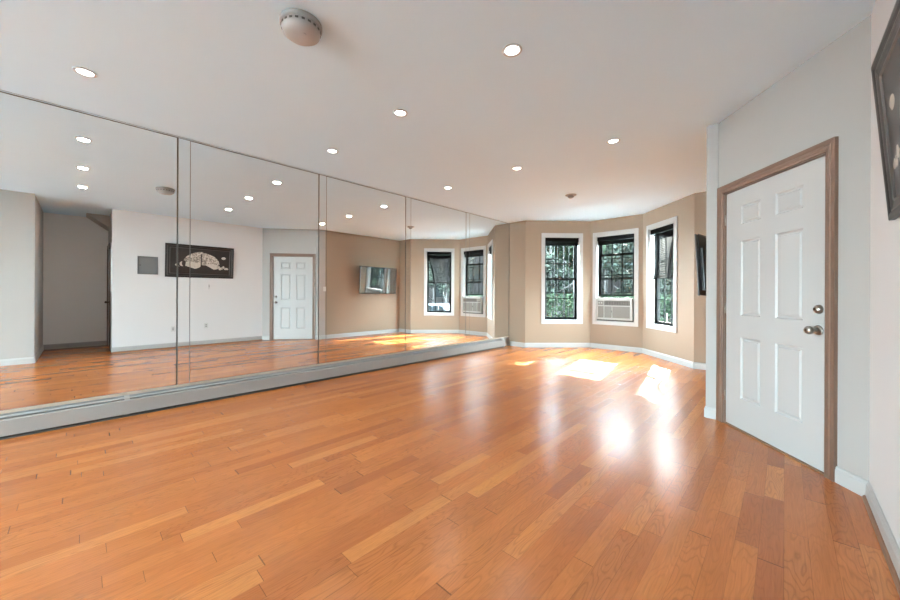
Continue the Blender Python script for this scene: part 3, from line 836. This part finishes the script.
cf = empty('ceiling_sprinkler', (-2.462, 5.355, H)); tag(cf, 'small round grey fitting on the ceiling in front of the bay', 'ceiling fitting')
bm = new(); lathe(bm, [(0, -.001), (.085, -.001), (.085, -.006), (.070, -.014), (.042, -.018), (.040, -.016), (0, -.016)], 36); obj('escutcheon', bm, M['plasticg'], cf)
bm = new(); lathe(bm, [(0, -.016), (.040, -.0165), (.046, -.03), (.034, -.046), (.012, -.056), (0, -.056)], 28); obj('head', bm, mat('brushed_grey', srgb(150, 150, 149), .4, .6), cf)

# ------------------------------------------------------------------ outdoors
GZ = -.75
bm = new(); box(bm, -60, 60, 6.3, 9.8, GZ-.2, GZ); 
tag(obj('front_garden', bm, M['soil']), 'pale paved forecourt outside the bay windows', 'ground', kind='structure')
bm = new(); box(bm, -60, 60, 9.8, 12.0, GZ-.2, GZ+.02)
tag(obj('pavement', bm, M['walk']), 'pale pavement outside beyond the bay', 'pavement', kind='structure')
bm = new(); box(bm, -60, 60, 12.0, 21, GZ-.2, GZ-.08)
tag(obj('road', bm, M['asphalt']), 'grey road outside beyond the bay', 'road', kind='structure')
bm = new(); box(bm, -60, 60, 21, 60, GZ-.2, GZ+.02)
tag(obj('far_pavement', bm, M['farwalk']), 'pavement on the far side of the road', 'pavement', kind='structure')
bm = new(); box(bm, -60, 60, -60, YBACK-.3, GZ-.2, GZ)
tag(obj('rear_yard', bm, M['walk']), 'pale yard behind the house', 'ground', kind='structure')

def leaves(bm, c, r, n, size, rz_=1.0, shell=.55):
    for _ in range(n):
        v = Vector((random.gauss(0, 1), random.gauss(0, 1), random.gauss(0, 1))).normalized()*r*(shell+(1-shell)*random.random())
        p = Vector(c)+Vector((v.x, v.y, v.z*rz_))
        a = Vector((random.gauss(0, 1), random.gauss(0, 1), random.gauss(0, 1))).normalized(); b_ = a.orthogonal().normalized()
        s = size*random.uniform(.6, 1.3)
        q = [p+a*s, p+b_*s*.42+a*s*.1, p-a*s*.9, p-b_*s*.42+a*s*.1]
        bm.faces.new([bm.verts.new(x) for x in q])

def tree(x, y, top, rad, base, mt, label, n=1500, size=.14, cl=16):
    n = int(n*1.9)
    root = empty('tree', (x, y, GZ)); tag(root, label, 'tree', 'trees outside the bay windows')
    bm = new(); pts = [(0, 0, 0), (.05, .03, (base-GZ)*.5), (-.04, .05, base-GZ+.4), (.08, 0, (top-GZ)*.8)]
    tube(bm, pts, [.16, .13, .10, .03], 10)
    for k in range(6):
        a = k*1.05+x; z = base-GZ+(top-base)*.12*k
        tube(bm, [(0, 0, z), (math.cos(a)*rad*.4, math.sin(a)*rad*.4, z+.35), (math.cos(a)*rad*.8, math.sin(a)*rad*.8, z+.75)], [.05, .035, .012], 6)
    obj('trunk', bm, M['bark'], root)
    bm = new()
    for k in range(cl):
        a = random.uniform(0, 2*PI); rr = rad*math.sqrt(random.random())*.75
        z = base+(top-base)*(.12+.8*random.random())
        leaves(bm, (rr*math.cos(a), rr*math.sin(a), z-GZ), rad*.48, n//cl, size, .8)
    obj('foliage', bm, mt, root, fix=False)
trees = [
 (-11.2, 22.6, 8.2, 1.6, .0, 'leafb', 'pale tree across the road left of the middle window', 2000),
 (-5.7, 24.6, 8.6, 1.2, .0, 'leafa', 'green tree close to the brick house, seen past the air conditioner', 2000),
 (-4.35, 9.9, 5.6, .85, 1.2, 'leafa', 'tall slim leafy tree just outside the left bay window', 7000),  # crown added to keep direct sun out of the left window
 (-7.35, 14.0, 7.2, 1.7, .2, 'leafb', 'pale leafy tree seen through the left bay window', 2200),
 (-12.0, 16.6, 7.6, 1.9, .0, 'leafa', 'deep green tree at the far left through the left bay window', 2200),
 (-4.1, 15.8, 5.6, 1.5, .1, 'leafb', 'grey-green tree seen above the air conditioner', 2200),
 (-7.0, 19.6, 7.6, 2.0, .2, 'leafa', 'green tree across the road between left and middle windows', 2000),
 (-1.3, 14.6, 5.2, 1.1, .4, 'leafb', 'small grey-green tree through the right bay window', 1700),
 (-.1, 18.8, 8.4, 1.8, .0, 'leafb', 'pale tree across the road through the right bay window', 2000),
 (3.7, 19.8, 8.6, 1.9, .4, 'leafa', 'tree across the road mirrored beside the broken blind', 2000),
 (6.9, 16.2, 7.0, 1.7, .6, 'leafb', 'tree over the parked car, mirrored in the right bay window', 1800),
 (10.6, 18.6, 8.6, 2.3, .6, 'leafa', 'broad tree behind the parked car in the mirrored window', 1800),
 (-3.3, 20.6, 8.4, 1.8, .0, 'leafa', 'deep green tree across the road behind the middle window', 1800),
]
for x, y, top, rad, base, mt, lb, n in trees: tree(x, y, top, rad, base, M[mt], lb, n)
def shrub(x, y, r, h, label, n=1500):
    root = empty('shrub', (x, y, GZ)); tag(root, label, 'shrub', 'shrubs in the front garden')
    bm = new()
    for k in range(5):
        a = k*1.26; tube(bm, [(0, 0, 0), (math.cos(a)*r*.3, math.sin(a)*r*.3, h*.4), (math.cos(a)*r*.5, math.sin(a)*r*.5, h*.75)], [.025, .018, .006], 6)
    obj('stems', bm, M['bark'], root)
    bm = new()
    for k in range(6):
        a = random.uniform(0, 2*PI); rr = r*.5*random.random()
        leaves(bm, (rr*math.cos(a), rr*math.sin(a), h*(.3+.45*random.random())), r*.6, n//6, .06, h/r*.42)
    obj('foliage', bm, M['leafc'], root, fix=False)
shrub(-5.2, 8.9, .55, 1.45, 'low green shrub under the left bay window, on its left', 1800)
shrub(-4.0, 8.75, .5, 1.35, 'low green shrub under the left bay window, nearer the middle', 1800)
shrub(-2.5, 9.4, .6, 1.5, 'green shrub outside below the air conditioner', 1200)

hl = ['left of the others, outside the left bay window', 'second from the left, outside the left bay window', 'outside between the left and middle bay windows', 'outside the middle bay window', 'outside between the middle and right bay windows', 'rightmost, outside the right bay window']
for k in range(6):
    root = empty('hedge', (-9.6+1.95*k, 11.2, GZ)); tag(root, 'clipped green hedge section, '+hl[k], 'hedge', 'hedge sections along the pavement')
    bm = new(); tube(bm, [(0, 0, 0), (.02, 0, .9), (0, .02, 1.5)], [.05, .04, .02], 6); obj('stem', bm, M['bark'], root)
    bm = new()
    for _ in range(2600):
        f = random.random(); px = random.uniform(-.86, .86); 
        if f < .55: py, pz = random.choice((-.42, .42))*random.uniform(.8, 1), random.uniform(.03, 1.8)
        elif f < .85: py, pz = random.uniform(-.4, .4), random.uniform(1.65, 1.88)
        else: py, pz = random.uniform(-.4, .4), random.uniform(.1, 1.8)
        a = Vector((random.gauss(0, 1), random.gauss(0, 1), random.gauss(0, 1))).normalized(); b_ = a.orthogonal().normalized(); q = Vector((px, py, pz)); sz = .06*random.uniform(.7, 1.3)
        bm.faces.new([bm.verts.new(v) for v in (q+a*sz, q+b_*sz*.55, q-a*sz, q-b_*sz*.55)])
    obj('foliage', bm, M['leafc'], root, fix=False)

# house across the road
hb = empty('row_house', (-2, 27, GZ)); tag(hb, 'brick row house across the road behind the trees', 'house')
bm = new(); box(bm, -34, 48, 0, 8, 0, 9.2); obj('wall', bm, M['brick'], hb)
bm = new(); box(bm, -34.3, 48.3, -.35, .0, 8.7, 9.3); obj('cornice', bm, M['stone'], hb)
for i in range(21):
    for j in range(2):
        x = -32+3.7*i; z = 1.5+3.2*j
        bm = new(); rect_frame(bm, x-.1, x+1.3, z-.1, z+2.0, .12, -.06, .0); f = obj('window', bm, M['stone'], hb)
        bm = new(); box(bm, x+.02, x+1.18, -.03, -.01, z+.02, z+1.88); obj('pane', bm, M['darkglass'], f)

# parked cars
def car(x, y, rz_, paint, label):
    root = empty('car', (x, y, GZ-.08), rz_); tag(root, label, 'car', 'cars parked along the road')
    prof = [(-2.2, .35), (-2.25, .6), (-2.15, .86), (-1.75, .95), (-1.55, 1.0), (-.95, 1.42), (.45, 1.46), (1.15, 1.0), (2.0, .86), (2.25, .66), (2.25, .38), (2.1, .25), (-2.05, .25)]
    bm = new(); n = len(prof); rings = []
    for yy, k in ((-.88, .0), (-.84, 1), (-.5, 1), (.5, 1), (.84, 1), (.88, 0)):
        ring = []
        for px, pz in prof:
            tum = 1 if pz <= 1.0 else 1-.22*(pz-1.0)/.46
            e_ = 0 if k else -.04
            ring.append(bm.verts.new((px*(1 if k else .985), yy*tum, pz+(e_ if pz > .5 else -e_))))
        rings.append(ring)
    for a_, b_ in zip(rings[:-1], rings[1:]):
        for k in range(n): bm.faces.new((a_[k], a_[(k+1) % n], b_[(k+1) % n], b_[k]))
    bm.faces.new(rings[0]); bm.faces.new(rings[-1][::-1])
    obj('body', bm, paint, root)
    for s in (-1, 1):
        bm = new(); yy = s*.885
        prism(bm, [(-1.35, 1.03), (-.9, 1.36), (-.3, 1.37), (-.3, 1.03)], yy*.93, yy*.965, 'y'); prism(bm, [(-.22, 1.03), (-.22, 1.37), (.42, 1.38), (.95, 1.03)], yy*.93, yy*.965, 'y')
        obj('side_window', bm, M['darkglass'], root)
    bm = new(); prism(bm, [(.52, 1.43), (1.13, 1.03), (1.17, 1.03), (.56, 1.45)], -.62, .62, 'y'); obj('windscreen', bm, M['darkglass'], root)
    for wx in (-1.4, 1.4):
        for s in (-1, 1):
            bm = new(); lathe(bm, [(0, .09), (.16, .09), (.22, .11), (.31, .10), (.33, .05), (.33, -.09), (0, -.09)], 24, (wx, s*.80, .33), Matrix.Rotation(-s*PI/2, 3, 'X'))
            wq = obj('wheel', bm, M['rubber'], root)
            bm = new(); lathe(bm, [(0, .115), (.05, .113), (.17, .096), (.2, .085), (0, .08)], 20, (wx, s*.80, .33), Matrix.Rotation(-s*PI/2, 3, 'X'))
            obj('hubcap', bm, M['nickel'], wq)
    for s in (-1, 1):
        bm = new(); box(bm, 2.18, 2.27, s*.72-.14, s*.72+.14, .60, .74); obj('headlight', bm, M['plasticg'], root)
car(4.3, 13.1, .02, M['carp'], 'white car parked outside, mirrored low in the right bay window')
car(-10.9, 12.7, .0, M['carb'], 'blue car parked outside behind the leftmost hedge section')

# cable slung outside the left window
bm = new(); n = 10
tube(bm, [(-5.5+.45*k, 8.6+.04*k, 2.72-.028*k-.1*math.sin(PI*k/n)) for k in range(n+1)], .012, 6)
tag(obj('overhead_cable', bm, M['wire']), 'black cable slanting across the top of the left bay window outside', 'cable')
bm = new(); tube(bm, [(-5.56, 8.6, GZ), (-5.56, 8.6, 3.0)], .04, 10)
tag(obj('cable_post', bm, M['wire']), 'thin dark post carrying the cable outside', 'post')

# ------------------------------------------------------------------ light
sun = bpy.data.lights.new('sun', 'SUN'); sun.energy = 60; sun.angle = math.radians(.8); sun.color = (1, .97, .93)
so = bpy.data.objects.new('sun', sun); COL.objects.link(so)
sdv = Vector((.2, -1.33, -1.0)).normalized()
so.rotation_euler = sdv.to_track_quat('-Z', 'Y').to_euler()
so.location = (0, 20, 12)

wd = bpy.data.worlds.new('sky'); scn.world = wd; wd.use_nodes = True
nt = wd.node_tree; bg = nt.nodes['Background']
sky = nt.nodes.new('ShaderNodeTexSky'); sky.sky_type = 'NISHITA'; sky.sun_disc = False
sky.sun_elevation = math.radians(35); sky.sun_rotation = 0; sky.air_density = .8; sky.dust_density = 3.0; sky.ozone_density = 1
mxs = nt.nodes.new('ShaderNodeMix'); mxs.data_type = 'RGBA'; mxs.inputs['Factor'].default_value = .8
mxs.inputs['B'].default_value = (.85, 1.0, 1.12, 1)
scs = nt.nodes.new('ShaderNodeVectorMath'); scs.operation = 'SCALE'; scs.inputs['Scale'].default_value = .12
nt.links.new(sky.outputs[0], scs.inputs[0]); nt.links.new(scs.outputs[0], mxs.inputs['A'])
nt.links.new(mxs.outputs['Result'], bg.inputs['Color']); bg.inputs['Strength'].default_value = 54.0

def portal(x, y, z, sx, sz, rz):
    ld = bpy.data.lights.new('window_portal', 'AREA'); ld.shape = 'RECTANGLE'; ld.size = sx; ld.size_y = sz
    ld.cycles.is_portal = True
    o = bpy.data.objects.new('window_portal', ld); COL.objects.link(o)
    o.location = (x, y, z); o.rotation_euler = (PI/2, 0, rz)      # -Z points to -(-sin,cos)...
    return o
for (P, Q, W) in ((I, G, W1), (G, F, W2), (F, E, W3)):
    a = math.atan2(Q[1]-P[1], Q[0]-P[0]); m_ = (W[0]+W[1])/2; z = (W[2]+W[3])/2
    nx, ny = -math.sin(a), math.cos(a)
    portal(P[0]+math.cos(a)*m_+nx*(BT+.02), P[1]+math.sin(a)*m_+ny*(BT+.02), z, W[1]-W[0], W[3]-W[2], a+0.0)
for o in list(COL.objects):
    if o.name.startswith('window_portal'):
        # area lights shine along local -Z: aim into the room (-normal)
        a = o.rotation_euler.z; n = Vector((-math.sin(a), math.cos(a), 0)); o.rotation_euler = (-n).to_track_quat('-Z', 'Y').to_euler()
for a, b in RW:
    o = portal((a+b)/2, YBACK-.18, 1.31, b-a, 2.38, 0); o.rotation_euler = Vector((0, 1, 0)).to_track_quat('-Z', 'Y').to_euler()

o = portal(.66, HY1+T+.01, 1.575, .22, .85, 0); o.rotation_euler = Vector((0, -1, 0)).to_track_quat('-Z', 'Y').to_euler()

# ------------------------------------------------------------------ camera
cam = bpy.data.cameras.new('camera'); co = bpy.data.objects.new('camera', cam); COL.objects.link(co)
cam.sensor_width = 36; cam.lens = 351.97/900*36; cam.clip_start = .02; cam.clip_end = 300
cam.shift_x = 0; cam.shift_y = -6.17/900
Rm = Matrix.Rotation(math.radians(43.582), 4, 'Z') @ Matrix.Rotation(PI/2, 4, 'X') @ Matrix.Rotation(math.radians(.2445), 4, 'Z')
co.matrix_world = Matrix.Translation((0, 0, 1.138)) @ Rm
scn.camera = co

scn.view_settings.view_transform = 'Standard'; scn.view_settings.look = 'None'
scn.view_settings.gamma = 1; scn.view_settings.use_curve_mapping = False
scn.view_settings.exposure = 1.32
scn.cycles.max_bounces = 14; scn.cycles.diffuse_bounces = 8; scn.cycles.glossy_bounces = 8; scn.cycles.transparent_max_bounces = 16
scn.cycles.use_denoising = True; scn.cycles.sample_clamp_indirect = 6
scn.cycles.caustics_reflective = True
